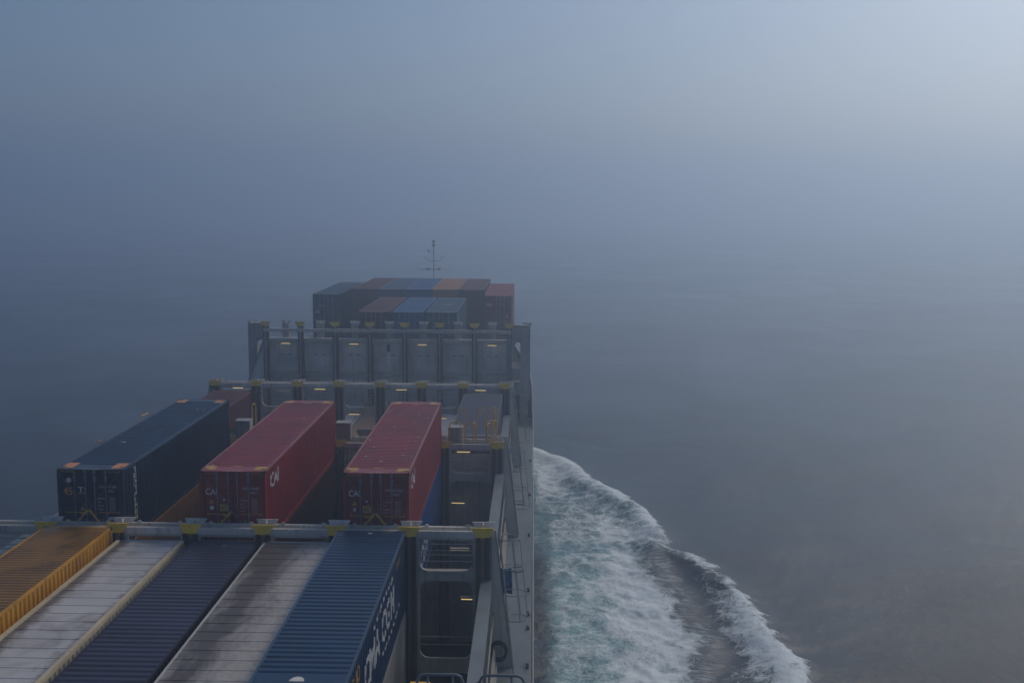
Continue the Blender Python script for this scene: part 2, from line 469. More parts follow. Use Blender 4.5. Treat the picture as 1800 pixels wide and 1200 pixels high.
MAROON = paint('maroon container paint', (.13, .03, .03), .5, .25, rust=.1)
BRRED = paint('bright red container paint', (.28, .025, .03), .45, .2)

def soot_mat():
    """white reefer roof with a broad soot stain that has its own shape"""
    m, n, l, b = new_mat('sooty white reefer roof'); v, tc = coords(n, l, rnd=False); vb, _ = coords(n, l, (1.5, .42, 1), rnd=False)
    sep = n.new('ShaderNodeSeparateXYZ'); l.new(tc.outputs['Object'], sep.inputs[0])
    big = noise(n, l, vb, .9, 9, .74, .5); fine = noise(n, l, v, 7, 6, .7)
    band = mth(n, l, 'SUBTRACT', .75, mth(n, l, 'ABSOLUTE', mth(n, l, 'ADD', sep.outputs[0], .5)))
    yb = mth(n, l, 'ADD', mth(n, l, 'MULTIPLY', sep.outputs[1], .012), .06)
    soot = ramp(n, l, mth(n, l, 'ADD', mth(n, l, 'ADD', mth(n, l, 'MULTIPLY', band, .34), yb), big), .43, .72)
    c = mixc(n, l, ramp(n, l, fine, .4, .7), (.50, .48, .45, 1), (.34, .31, .28, 1))
    c = mixc(n, l, mth(n, l, 'MULTIPLY', soot, .93), c, (.075, .06, .052, 1))
    c = mixc(n, l, ramp(n, l, noise(n, l, v, 5.5, 5, .7), .66, .70), c, (.05, .035, .03, 1))
    l.new(c, b.inputs['Base Color']); b.inputs['Roughness'].default_value = .4
    bp = n.new('ShaderNodeBump'); bp.inputs['Strength'].default_value = .2; bp.inputs['Distance'].default_value = .01
    l.new(fine, bp.inputs['Height']); l.new(bp.outputs[0], b.inputs['Normal']); return m
SOOT = soot_mat()

# ------------------------------------------------------------------ the sea
def vnoise(x, y, seed):
    xi = np.floor(x).astype(np.int64); yi = np.floor(y).astype(np.int64); fx = x - xi; fy = y - yi
    fx = fx * fx * (3 - 2 * fx); fy = fy * fy * (3 - 2 * fy)
    def h(a, b):
        q = (a * 374761393 + b * 668265263 + seed * 974634777) & 0xffffffff
        q = ((q ^ (q >> 13)) * 1274126177) & 0xffffffff
        return ((q ^ (q >> 16)) & 0xffff) / 65535.0
    return (h(xi, yi) * (1 - fx) + h(xi + 1, yi) * fx) * (1 - fy) + (h(xi, yi + 1) * (1 - fx) + h(xi + 1, yi + 1) * fx) * fy
def fbm(x, y, seed, o=4, g=.5):
    s = 0; a = 1; t = 0
    for i in range(o): s = s + a * vnoise(x * 2 ** i, y * 2 ** i, seed + i); t += a; a *= g
    return s / t
def grow(start, stop, d0, k):
    out = [start]; d = d0; sg = 1 if stop > start else -1
    while (stop - out[-1]) * sg > 0: out.append(out[-1] + sg * d); d *= k
    out[-1] = stop; return out
def polyline(pts, X, Y):
    """distance to a polyline and signed side (positive to the right of its direction)"""
    best = np.full(X.shape, 1e9); side = np.zeros(X.shape); along = np.zeros(X.shape); acc = 0
    for (x0, y0), (x1, y1) in zip(pts, pts[1:]):
        dx, dy = x1 - x0, y1 - y0; L2 = dx * dx + dy * dy; ln = math.sqrt(L2)
        t = np.clip(((X - x0) * dx + (Y - y0) * dy) / L2, 0, 1); d = np.hypot(X - x0 - t * dx, Y - y0 - t * dy)
        sd = np.sign((X - x0) * dy - (Y - y0) * dx); k = d < best
        best = np.where(k, d, best); side = np.where(k, sd, side); along = np.where(k, acc + t * ln, along); acc += ln
    return best, side, along
def sstep(a, b, x):
    t = np.clip((x - a) / (b - a), 0, 1); return t * t * (3 - 2 * t)
def build_sea():
    gx = np.array(sorted(set(grow(10.4, -2800, .6, 1.09) + list(np.arange(10.4, 27.5, .1)) + grow(27.5, 2800, .12, 1.07))))
    gy = np.array(sorted(set(grow(3, -2800, .15, 1.1) + list(np.arange(3, 60, .11)) + grow(60, 2800, .14, 1.07))))
    X, Y = np.meshgrid(gx, gy); nx, ny = len(gx), len(gy)
    wob = (fbm(X * .35, Y * .35, 3, 4) - .5) * 2.2 + (fbm(X * 1.6, Y * 1.6, 9, 3) - .5) * .9
    o1 = [(10.5, 58), (11.3, 56.7), (14.5, 50.6), (16.3, 44.3), (18.2, 40.4), (19.5, 36.1), (20.1, 32.8), (20.4, 29.2), (20.0, 26.5)]
    o2 = [(18.4, 30.0), (19.6, 28.4), (20.9, 27.0), (22.3, 24.1), (23.5, 21.3), (23.8, 18.0), (24.1, 14.2), (24.0, 9.8), (23.6, 3), (23, -6), (22, -20)]
    inn = [(18.0, 30.5), (18.9, 27.5), (19.7, 20.3), (20.3, 16.3), (20.4, 12.7), (19.6, 9.6), (19, 3), (18.6, -6), (18, -20)]
    d1, s1, a1 = polyline(o1, X, Y); d2, s2, a2 = polyline(o2, X, Y); d3, s3, a3 = polyline(inn, X, Y)
    # going down the lines (towards -y) the hull lies on their right
    e1 = d1 * s1 + wob * .30; w2 = (fbm(X * 4.2, Y * 4.2, 77, 3) - .5); e1 = e1 + w2 * .5; e2 = d2 * s2 + wob * .7 + w2 * .6; e3 = d3 * s3 + wob * .8
    hull = X - 11.1
    z = np.zeros(X.shape)
    sp = np.maximum(np.gradient(gx)[None, :], np.gradient(gy)[:, None])
    for i in range(16):
        wl = 1.4 * 1.33 ** i; a = rng.uniform(0, 2 * math.pi) * .6 + 1.6; k = 2 * math.pi / wl
        amp = .0035 * wl ** .8 * np.clip(1 - sp / (wl * .22), 0, 1)
        z += amp * np.sin(k * (X * math.cos(a) + Y * math.sin(a)) + rng.uniform(0, 6.3) + 1.5 * fbm(X / wl * .3, Y / wl * .3, 40 + i, 2))
    up = sstep(26, 31, Y)
    foam1 = sstep(-.05, .5, e1) * up * (hull > -.8) * sstep(62, 54, Y)
    lip1 = np.exp(-(np.clip(e1 - .25, -9, 9) / .75) ** 2) * up
    body = sstep(0, 1.6, e3) * sstep(33, 26, Y) * (hull > -.6)
    main = np.maximum(foam1, body)
    nq = fbm(X * .5, Y * .25, 21, 3)
    near = np.maximum(.55 * sstep(.3, 1.6, hull), sstep(1.2, 4.6 + 2.4 * nq, hull)) * sstep(.1, 1.0 + nq, hull)
    near = np.maximum(near, sstep(32, 46, Y) * sstep(-.3, .8, hull))
    dens = main * (.40 + .46 * fbm(X * .45, Y * .3, 17, 4)) * (.10 + .90 * near)
    dens = np.maximum(dens, foam1 * (.70 * lip1 * sstep(57, 40, Y) * .5 + .62 * sstep(40, 50, Y)))
    dens *= 1 - .42 * np.exp(-((e1 - 2.3) / 1.1) ** 2) * sstep(29, 33, Y) * sstep(50, 42, Y)      # darker back of the first wave
    crest = np.exp(-(np.clip(e2 - .35, -9, 9) / .55) ** 2) * sstep(30.5, 28, Y) * (e2 > -.35)
    apron = sstep(-.15, .3, e2) * sstep(4.0, .6, e2) * sstep(27, 15, Y)
    dens = np.maximum(dens, .62 * crest * (.55 + .7 * fbm(X * .8, Y * .8, 5, 3)))
    dens = np.maximum(dens, apron * (.42 + .46 * fbm(X * .7, Y * .7, 6, 4)))
    trough = (e3 < .9) & (e2 > 0)
    streak = sstep(-1.7, .6, e3) * sstep(2.6, -.4, e3) * sstep(31, 27, Y) * (e2 > .4)
    aer = np.clip(body * sstep(0.5, 1.8, hull) * sstep(9.0, 4, hull) * (.55 + .9 * fbm(X * .28, Y * .22, 31, 3)) + .45 * foam1, 0, 1)
    spray = np.exp(-(hull / .9) ** 2) * (hull > -.5) * sstep(44, 30, Y)
    # relief: the two crests, a churned surface between them
    h1 = d1 * s1 + wob * .25
    z += .50 * np.exp(-(np.clip(h1 - 1.0, -9, 9) / 1.2) ** 2) * up * sstep(60, 50, Y) * (h1 > -3)
    h2 = d2 * s2 + wob * .35
    z += .40 * np.exp(-(np.clip(h2 - .7, -9, 9) / 1.0) ** 2) * sstep(31, 27, Y) * (h2 > -3)
    z += main * ((fbm(X * .6, Y * .6, 51, 4) - .5) * .4 + (fbm(X * 2.2, Y * 2.2, 55, 3) - .5) * .12)
    z += crest * (fbm(X * 2.5, Y * 2.5, 61, 3) - .4) * .14
    z -= .18 * np.exp(-((e3 + .9) / 1.0) ** 2) * sstep(31, 27, Y)
    V = np.stack([X, Y, z + SEA], -1).reshape(-1, 3)
    idx = np.arange(nx * ny).reshape(ny, nx)
    Q = np.stack([idx[:-1, :-1], idx[:-1, 1:], idx[1:, 1:], idx[1:, :-1]], -1).reshape(-1, 4)
    me = bpy.data.meshes.new('sea'); me.vertices.add(len(V)); me.vertices.foreach_set('co', V.ravel())
    me.loops.add(Q.size); me.loops.foreach_set('vertex_index', Q.ravel().astype(np.int32))
    me.polygons.add(len(Q)); me.polygons.foreach_set('loop_start', np.arange(0, Q.size, 4, dtype=np.int32))
    me.polygons.foreach_set('use_smooth', np.ones(len(Q), dtype=bool)); me.update(calc_edges=True)
    for nm, arr in (('foam', dens), ('aerated', aer), ('streak', streak), ('spray', spray)):
        at = me.attributes.new(nm, 'FLOAT', 'POINT'); at.data.foreach_set('value', np.clip(arr, 0, 1).ravel().astype(np.float32))
    m, n, l, b = new_mat('sea water')
    tc = n.new('ShaderNodeTexCoord'); v = tc.outputs['Object']
    def attr(nm):
        a = n.new('ShaderNodeAttribute'); a.attribute_name = nm; return a.outputs['Fac']
    foam, aerd, strk, spr = attr('foam'), attr('aerated'), attr('streak'), attr('spray')
    # lace: warped cells, fine ridges, speckle
    wn_ = n.new('ShaderNodeTexNoise'); wn_.inputs['Scale'].default_value = .9; wn_.inputs['Detail'].default_value = 5; l.new(v, wn_.inputs['Vector'])
    vm = n.new('ShaderNodeVectorMath'); vm.operation = 'MULTIPLY_ADD'; l.new(wn_.outputs['Color'], vm.inputs[0]); vm.inputs[1].default_value = (1.9, 1.9, 0); l.new(v, vm.inputs[2])
    def cells(scale):
        t = n.new('ShaderNodeTexVoronoi'); t.feature = 'DISTANCE_TO_EDGE'; t.inputs['Scale'].default_value = scale; l.new(vm.outputs[0], t.inputs['Vector']); return t.outputs['Distance']
    def ridge(sc, dist):
        q = noise(n, l, vm.outputs[0], sc, 6, .62, dist); return mth(n, l, 'SUBTRACT', 1.0, mth(n, l, 'MULTIPLY', mth(n, l, 'ABSOLUTE', mth(n, l, 'SUBTRACT', q, .5)), 5.0), clamp=True)
    c1 = ramp(n, l, cells(.55), 0, .26, (1, 1, 1, 1), (0, 0, 0, 1)); c2 = ramp(n, l, cells(2.1), 0, .16, (1, 1, 1, 1), (0, 0, 0, 1))
    r1 = ridge(1.3, .8); r2 = ridge(3.6, .5); r3 = ridge(8.0, .3)
    lace = mth(n, l, 'ADD', mth(n, l, 'ADD', mth(n, l, 'MULTIPLY', c1, .32), mth(n, l, 'MULTIPLY', c2, .20)), mth(n, l, 'ADD', mth(n, l, 'MULTIPLY', r1, .20), mth(n, l, 'ADD', mth(n, l, 'MULTIPLY', r2, .24), mth(n, l, 'MULTIPLY', r3, .20))))
    cl = noise(n, l, v, 1.1, 5, .6)
    lace = mth(n, l, 'ADD', lace, mth(n, l, 'MULTIPLY', cl, .35))
    fm = mth(n, l, 'ADD', lace, mth(n, l, 'MULTIPLY', mth(n, l, 'SUBTRACT', foam, .5), 1.55))
    fmask = mth(n, l, 'MULTIPLY', ramp(n, l, fm, .50, 1.10), ramp(n, l, foam, .02, .16))
    # streaks drawn out across the back of the second wave
    sm = n.new('ShaderNodeMapping'); sm.inputs['Rotation'].default_value = (0, 0, R(-14)); sm.inputs['Scale'].default_value = (.5, 6.5, 1); l.new(v, sm.inputs['Vector'])
    sn = noise(n, l, sm.outputs[0], 1.0, 6, .68, .9)
    sfac = mth(n, l, 'MULTIPLY', ramp(n, l, mth(n, l, 'ADD', sn, mth(n, l, 'MULTIPLY', strk, .30)), .66, .82), ramp(n, l, strk, .03, .5))
    spk = noise(n, l, v, 9, 4, .75)
    sp2 = mth(n, l, 'MULTIPLY', ramp(n, l, spk, .56, .72), mth(n, l, 'MULTIPLY', spr, .38))
    tot = mth(n, l, 'MAXIMUM', mth(n, l, 'MAXIMUM', fmask, mth(n, l, 'MULTIPLY', mth(n, l, 'MULTIPLY', sfac, ramp(n, l, cl, .40, .62)), .55)), sp2)
    base = mixc(n, l, aerd, (.008, .016, .025, 1), (.18, .40, .43, 1))
    base = mixc(n, l, tot, base, (.84, .95, .98, 1))
    l.new(base, b.inputs['Base Color'])
    pat = ramp(n, l, noise(n, l, v, .045, 4, .6, .6), .35, .7)
    rg = n.new('ShaderNodeMapRange'); l.new(tot, rg.inputs[0]); l.new(mth(n, l, 'ADD', .11, mth(n, l, 'MULTIPLY', pat, .12)), rg.inputs[3]); rg.inputs[4].default_value = .75; l.new(rg.outputs[0], b.inputs['Roughness'])
    b.inputs['IOR'].default_value = 1.33
    wv = n.new('ShaderNodeMapping'); wv.inputs['Rotation'].default_value = (0, 0, R(25)); wv.inputs['Scale'].default_value = (1, .45, 1); l.new(v, wv.inputs['Vector'])
    h = mth(n, l, 'ADD', mth(n, l, 'MULTIPLY', noise(n, l, wv.outputs[0], .35, 7, .55, .4), .42), mth(n, l, 'MULTIPLY', noise(n, l, wv.outputs[0], 2.0, 7, .74), .42))
    h = mth(n, l, 'MULTIPLY', h, mth(n, l, 'ADD', .45, mth(n, l, 'MULTIPLY', pat, .9)))
    h = mth(n, l, 'ADD', h, mth(n, l, 'MULTIPLY', noise(n, l, wv.outputs[0], .09, 3, .5), 1.3))
    h = mth(n, l, 'ADD', h, mth(n, l, 'MULTIPLY', tot, .10))
    bp = n.new('ShaderNodeBump'); bp.inputs['Strength'].default_value = .75; bp.inputs['Distance'].default_value = .35; l.new(h, bp.inputs['Height']); l.new(bp.outputs[0], b.inputs['Normal'])
    me.materials.append(m)
    return tag(link('sea', me), 'dark rippled sea with a foaming bow wave along the hull', 'sea', kind='structure')
build_sea()

# ------------------------------------------------------------------ the ship
ship = bpy.data.objects.new('container_ship', None); col.objects.link(ship); ship.location = (0, 0, SEA)
tag(ship, 'grey container ship with rows of cell guides steaming into the fog', 'ship')
class SB(MB):
    pass
def part(name, me, parent=None, loc=(0, 0, 0), rot=(0, 0, 0)):
    o = link(name, me, parent or ship, loc, rot)
    if parent is None: o.location = Vector(loc) - Vector((0, 0, SEA))
    return o

def half_beam(y):
    if y < 38: return 11.08
    t = min(1, (y - 38) / 60.0); return 11.08 * (1 - t ** 2.1) ** .75
# hull shell with forecastle
ys = list(np.arange(-46, 38, 6.0)) + list(np.arange(38, 98.1, 2.0))
def top(y): return DECK if y < 40 else (-4.6 if y >= 44 else DECK + (y - 40) / 4 * 2.5)
mb = MB(); secs = []
for y in ys:
    hb = max(half_beam(y), .05); wl = hb * (1 - .35 * max(0, min(1, (y - 45) / 50)))
    secs.append([(-hb, y, top(y)), (-wl, y, SEA - .8), (wl, y, SEA - .8), (hb, y, top(y))])
vs = [q for s in secs for q in s]; fs = []
for i in range(len(secs) - 1):
    for k in (0, 1, 2): fs.append((4 * i + k, 4 * i + k + 1, 4 * i + k + 5, 4 * i + k + 4))
fs += [(0, 1, 2, 3), tuple(4 * (len(secs) - 1) + k for k in (3, 2, 1, 0))]
mb.add(vs, fs); hull = part('hull', mb.mesh('hull', HULLM))
# forecastle deck
mb = MB(); fy = [y for y in ys if y >= 44]; vs = []; fs = []
for y in fy: vs += [(-half_beam(y) + .02, y, -5.2), (half_beam(y) - .02, y, -5.2)]
for i in range(len(fy) - 1): fs.append((2 * i, 2 * i + 1, 2 * i + 3, 2 * i + 2))
mb.add(vs, fs); part('forecastle_deck', mb.mesh('forecastle_deck', HOLD, fix=False))
# bulwark cap rail of the bow
for s in (-1, 1):
    mb = MB(); mb.tube([(s * half_beam(y), y, top(y) + .02) for y in np.arange(40, 97, 1.5)], .06, 6); link('bulwark_cap', mb.mesh('bulwark_cap', RAILM), hull, (0, 0, 0))
# side decks, coaming girders, walls
for s in (-1, 1):
    x0, x1 = sorted((s * 9.55, s * 11.07))
    mb = MB(); mb.box(x0, x1, -46, 44, DECK - .2, DECK); sd = part('side_deck', mb.mesh('side_deck', STEELB))
    if s > 0:
        def ring(rx, ry, r):
            q = MB(); q.tube([(a, b_, 0) for a, b_ in rrect(-rx, rx, -ry, ry, rx * .8, n=4)], r, 5, closed=True); return q
        for yy, xx in ((9.6, 10.38), (20.4, 10.36)):
            me = cached('manhole', lambda: ring(.27, .3, .025).mesh('manhole_rim', HOLD)); link('manhole_rim', me, sd, (xx, yy, DECK + .025))
            q = MB(); q.prism(rrect(-.25, .25, -.28, .28, .2), 'z', 0, .015); link('manhole_cover', cached('mcov', lambda: q.mesh('manhole_cover', STEELB)), sd, (xx, yy, DECK + .001))
        # small cleats by the rail
        mb = MB(); mb.box(-.05, .05, -.12, .12, 0, .1); mb.box(-.09, .03, -.05, .05, .1, .13); me = mb.mesh('deck_cleat', HOLD)
        for yy in (-.6, 2.9, 4.3, 7.0, 14.6, 22, 30): link('deck_cleat', me, sd, (10.93, yy, DECK + .001))
    # rail at the ship's side
    xr = s * 11.12
    mb = MB()
    mb.tube([(xr, -46, DECK + 1.0), (xr, 41, DECK + 1.0)], .028, 6)
    rl = part('hull_railing', mb.mesh('hull_railing', RAILM))
    mb = MB(); mb.tube([(0, -46, 0), (0, 41, 0)], .016, 5); wire = mb.mesh('rail_wire', RAILM)
    for dz in (.35, .68): link('rail_wire', wire, rl, (xr, 0, DECK + dz))
    mb = MB(); mb.box(-.02, .02, -.03, .03, 0, 1.0); post = mb.mesh('rail_post', RAILM)
    for yy in np.arange(-44, 41, 2.2): link('rail_post', post, rl, (xr, yy, DECK - .02))
    # box girder on top of the coaming
    x0, x1 = sorted((s * 9.21, s * 9.61))
    mb = MB(); mb.box(x0, x1, -46, 41.2, -4.1, -3.66); gd = part('coaming_girder', mb.mesh('coaming_girder', STEELB))
    x0, x1 = sorted((s * 9.33, s * 9.45)); mb = MB(); mb.box(x0, x1, -46, 41.2, -13.2, -4.1)
    cw = part('coaming_wall', mb.mesh('coaming_wall', STEEL))
    mb = MB(); x0, x1 = sorted((s * 9.452, s * 9.60)); mb.box(x0, x1, -.02, .02, DECK, -4.1); st = mb.mesh('stiffener', STEEL)
    for yy in np.arange(-44, 41, 1.46): link('stiffener', st, cw, (0, yy, 0))
    for k, (px, pz, pr) in enumerate(((9.70, -6.2, .05), (9.74, -6.5, .035), (9.78, -6.75, .06), (9.66, -5.0, .03))):
        mb = MB(); mb.tube([(s * px, -44, pz), (s * px, 41, pz)], pr, 6); link('pipe', mb.mesh('pipe', STEEL), cw)
# hold floor and end bulkheads
mb = MB(); mb.box(-9.3, 9.3, -46, 42, -13.3, -13.1); part('hold_floor', mb.mesh('hold_floor', HOLD))
mb = MB(); mb.box(-9.1, 9.1, 56.6, 74.5, -5.0, -4.56); part('hatch_cover', mb.mesh('hatch_cover', HOLD))
mb = MB(); mb.box(-9.1, 9.1, 43.0, 56.2, -5.0, -4.60); part('hatch_cover', mb.mesh('hatch_cover', HOLD))

def funnel(mat, back):
    """flared guide head: trapezoid plate leaning out, with cheeks and a tongue below"""
    mb = MB(); yt, yb0 = ((-.12, -.05) if back else (.02, -.15))
    f = [(-.41, yt, .0), (.41, yt, .0), (.25, yb0, -.30), (-.25, yb0, -.30)]; bk = [(-.41, yt + .05, .0), (.41, yt + .05, .0), (.25, .02, -.30), (-.25, .02, -.30)]
    mb.add(f + bk, [(0, 1, 2, 3), (7, 6, 5, 4), (0, 4, 5, 1), (1, 5, 6, 2), (2, 6, 7, 3), (3, 7, 4, 0)])
    mb.add([(-.07, -.10, -.30), (.07, -.10, -.30), (.03, -.06, -.62), (-.03, -.06, -.62), (-.07, .0, -.30), (.07, .0, -.30), (.03, .0, -.62), (-.03, .0, -.62)],
           [(0, 1, 2, 3), (7, 6, 5, 4), (0, 4, 5, 1), (1, 5, 6, 2), (2, 6, 7, 3), (3, 7, 4, 0)])
    mb.box(-.02, .02, -.04, .18, -.30, -.02)
    return mb.mesh('guide_head', mat)
HEADY = funnel(YEL, False); HEADG = funnel(PALE, True)
mb = MB(); mb.box(-.25, .25, 0, .06, -11.2, -.28); mb.mi = 1; mb.box(-.05, .05, -.1, 0, -11.2, -.34); mb.mi = 0
mb.box(-.25, -.22, -.12, 0, -11.2, -.30); mb.box(.22, .25, -.12, 0, -11.2, -.30)
POSTM = mb.mesh('guide_post', DARKP, WORN)
mb = MB(); mb.prism([(-1.07, -11.2), (1.07, -11.2), (1.07, -.12), (-1.07, -.12)], 'y', 0, .09,
                    [rrect(-.96, .96, -1.62, -.46, .33, top=False), rrect(-.96, .96, -4.93, -2.0, .34), rrect(-.96, .96, -8.4, -5.5, .34)])
WEB = mb.mesh('web_plate', BEIGE)
mb = MB(); mb.box(-1.075, 1.075, -.06, .05, -.36, -.12); BEAMA = mb.mesh('cross_beam', PALE)
mb = MB(); mb.box(-1.09, 1.09, -.06, .06, -.36, -.14)
for sx in (-.75, .75): mb.prism([(sx + a, b - .14) for a, b in circle(.09, 10)], 'y', -.02, .02)
BEAMF = mb.mesh('cross_beam', PALE)
mb = MB()
for z in (-.62, -.86, -1.02, -1.26): mb.tube([(-.99, .03, z), (.99, .03, z)], .021, 5)
RAIL1 = mb.mesh('guard_rail', RAILM)
mb = MB()
for z in (-4.12, -4.42): mb.tube([(-.99, .03, z), (.99, .03, z)], .019, 5)
RAIL2 = mb.mesh('guard_rail', BEIGE)
mb = MB(); mb.box(-.36, .36, -.05, .05, .02, .09); mb.mi = 1; mb.tube([(-.33, -.02, 0), (.33, -.02, 0)], .03, 8); LAMP = mb.mesh('strip_lamp', STEEL, TUBE)
mb = MB(); mb.box(-9.2, 9.2, 0, .5, -.04, 0)
GRATE = mb.mesh('walkway', HOLD)

GX = [(k + .5) * PT for k in range(-4, 4)]
def guide_frame(ya, yf, z, lamps=(), rows=range(-3, 4)):
    mb = MB(); mb.box(-9.25, 9.25, ya + .10, yf - .1, z - 2.0, z - 1.7)
    fr = part('cell_guide_frame', mb.mesh('walkway_beam', STEEL))
    for x in GX:
        link('guide_post', POSTM, fr, (x, ya, z)); link('guide_head', HEADY, fr, (x, ya, z))
        link('guide_post', POSTM, fr, (x, yf, z), (0, 0, math.pi)); h = link('guide_head', HEADG, fr, (x, yf, z + .02), (0, 0, math.pi))
    for r in rows:
        x = r * PT
        link('web_plate', WEB, fr, (x, ya, z)); link('cross_beam', BEAMA, fr, (x, ya, z)); link('cross_beam', BEAMF, fr, (x, yf, z))
        link('guard_rail', RAIL1, fr, (x, ya, z)); link('guard_rail', RAIL2, fr, (x, ya, z))
    for x, dz, dy in lamps: link('strip_lamp', LAMP, fr, (x, ya + dy, dz))
    # end posts down to the coaming and raking buttresses
    for s in (-1, 1):
        mb = MB(); x0, x1 = sorted((s * 9.20, s * 9.60)); mb.box(x0, x1, ya + .02, yf - .05, -3.655, z - .3); link('end_post', mb.mesh('end_post', STEELB), fr)
        pts = [(s * 9.6, -3.7), (s * 9.6, -1.9), (s * 9.5, -1.9)]
        web = [(9.602, -1.9), (9.602, -4.105), (9.605, DECK + .002), (10.34, DECK + .002), (9.68, -1.9)]
        mb = MB(); ym = (ya + yf) / 2; mb.prism([(s * a, b) for a, b in web], 'y', ym - .025, ym + .025); bt = link('buttress', mb.mesh('buttress', PALE), fr)
        mb = MB(); d = Vector((.66, 0, -5.2)).normalized(); nrm = Vector((-d.z, 0, d.x)) * .05
        a, b = Vector((9.685, 0, -1.9)), Vector((10.345, 0, DECK + .004)); q = [a, b, b + Vector((.055, 0, 0)), a + Vector((.055, 0, 0))]
        mb.prism([(s * p.x, p.z) for p in q], 'y', ym - .05, ym + .05); link('buttress_flange', mb.mesh('buttress_flange', STEEL), fr)
    return fr
def caged_ladder(fr, y, ztop, zbot, x0, x1):
    sl = (x1 - x0) / (zbot - ztop)
    X = lambda z: x0 + sl * (z - ztop)
    mb = MB()
    for dy in (-.2, .2): mb.tube([(X(ztop + .9), y + dy, ztop + .9), (X(zbot), y + dy, zbot)], .024, 5)
    ld = link('ladder', mb.mesh('ladder_rails', STEEL), fr)
    mb = MB(); mb.tube([(0, -.2, 0), (0, .2, 0)], .013, 5); rg = mb.mesh('rung', STEEL)
    for z in np.arange(zbot + .25, ztop + .6, .3): link('rung', rg, ld, (X(z), y, z))
    mb = MB(); mb.tube([(.0, -.2, 0), (.12, -.34, 0), (.45, -.36, 0), (.66, -.2, 0), (.72, 0, 0), (.66, .2, 0), (.45, .36, 0), (.12, .34, 0), (0, .2, 0)], .02, 5); hp = mb.mesh('cage_hoop', STEEL)
    for z in (ztop + .6, ztop - .5, ztop - 1.45, ztop - 2.4): link('cage_hoop', hp, ld, (X(z), y, z))
    mb = MB()
    for dx, dy in ((.45, -.36), (.72, 0), (.45, .36)): mb.tube([(X(ztop + .6) + dx, y + dy, ztop + .6), (X(ztop - 2.4) + dx, y + dy, ztop - 2.4)], .014, 4)
    link('cage_bar', mb.mesh('cage_bar', STEEL), ld)

P5 = PT
frA = guide_frame(-.88, -.30, -1.75)
frB = guide_frame(13.9, 15.2, -2.05, lamps=[(7.6, -2.55, -.05), (7.3, -5.3, .35)])
frC = guide_frame(28.4, 29.0, -1.66, lamps=[(-7.78, -2.09, -.08), (-2.52, -2.12, -.08), (2.69, -2.10, -.08), (7.74, -2.08, -.08), (-4.97, -2.36, .5), (-.35, -3.72, -.08), (-7.4, -3.9, .3), (5.2, -4.0, .3)])
frO = guide_frame(-15.6, -14.9, -1.8, lamps=[(8.6, -4.7, .3)])
link('strip_lamp', LAMP, frA, (8.35, -.62 + .9, -2.98))
link('strip_lamp', LAMP, frA, (8.75, .25, -4.85))
caged_ladder(frA, -1.12, -2.6, DECK + .05, 9.95, 10.42)
caged_ladder(frB, 13.65, -2.9, DECK + .05, 9.95, 10.42)
caged_ladder(frC, 28.15, -2.9, DECK + .05, 9.95, 10.42)
# back wall of the second frame: plated below the walkway in the outer cells
mb = MB(); mb.box(-1.05, 1.05, 0, .05, -11, -2.9); bw = mb.mesh('bulkhead_panel', BEIGE)  # warm panel colour stands in for the glow of the lamps
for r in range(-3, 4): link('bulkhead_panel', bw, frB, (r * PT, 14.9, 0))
# deck boxes and rails on the second frame
mb = MB(); mb.box(-.36, .36, -.3, .3, 0, .85); mb.box(-.39, .39, -.33, .33, .85, .9)
bx = mb.mesh('locker', STEEL)
for x, y, z in ((1.5, 14.6, -2.15), (-3.6, 14.6, -2.1), (7.15, 14.75, -2.35), (-1.2, 14.6, -2.2)): link('locker', bx, frB, (x, y, z))
mb = MB()
for z in (-.35, -.0, .35): mb.box(-.95, .95, -.06, .06, z - .06, z + .06)
for x in (-.9, .9): mb.box(x - .05, x + .05, -.05, .05, -.7, .41)
rk = mb.mesh('rod_rack', STEEL)
for r in (-3, -2, -1, 1): link('rod_rack', rk, frB, (r * PT + .45, 14.95, -1.9), (R(62), 0, 0))
def hoop(w, h, r=.028, mat=YELR):
    mb = MB(); mb.tube([(-w / 2, 0, 0), (-w / 2, 0, h - .1), (-w / 2 + .1, 0, h), (w / 2 - .1, 0, h), (w / 2, 0, h - .1), (w / 2, 0, 0)], r, 6); return mb.mesh('grab_rail', mat)
H1 = hoop(.42, 1.05); H2 = hoop(.55, .95); H3 = hoop(.9, 1.05)
for x, y, z, me, rz in ((7.45, 15.9, -1.85, H1, 0), (8.35, 15.9, -1.8, H1, 0), (9.0, 15.9, -1.75, H1, .5), (9.12, 15.5, -1.8, H1, 1.5),
                        (7.15, 14.3, -2.1, H2, .1), (7.95, 14.2, -2.15, H2, .1), (8.1, 14.5, -2.15, H2, 1.4), (8.85, 14.1, -2.1, H2, 1.3), (9.15, 14.4, -2.1, H1, 1.2), (8.95, 14.8, -2.1, H2, .4),
                        (5.75, 15.4, -1.6, H1, 1.4), (.55, 27.9, -3.6, H1, 1.3), (-3.3, 15.4, -1.6, H1, 1.4), (-8.4, 13.9, -1.9, H3, 1.45), (-9.0, 9.8, -2.3, H1, 1.2)):
    link('grab_rail', me, frB, (x, y, z), (0, 0, rz))
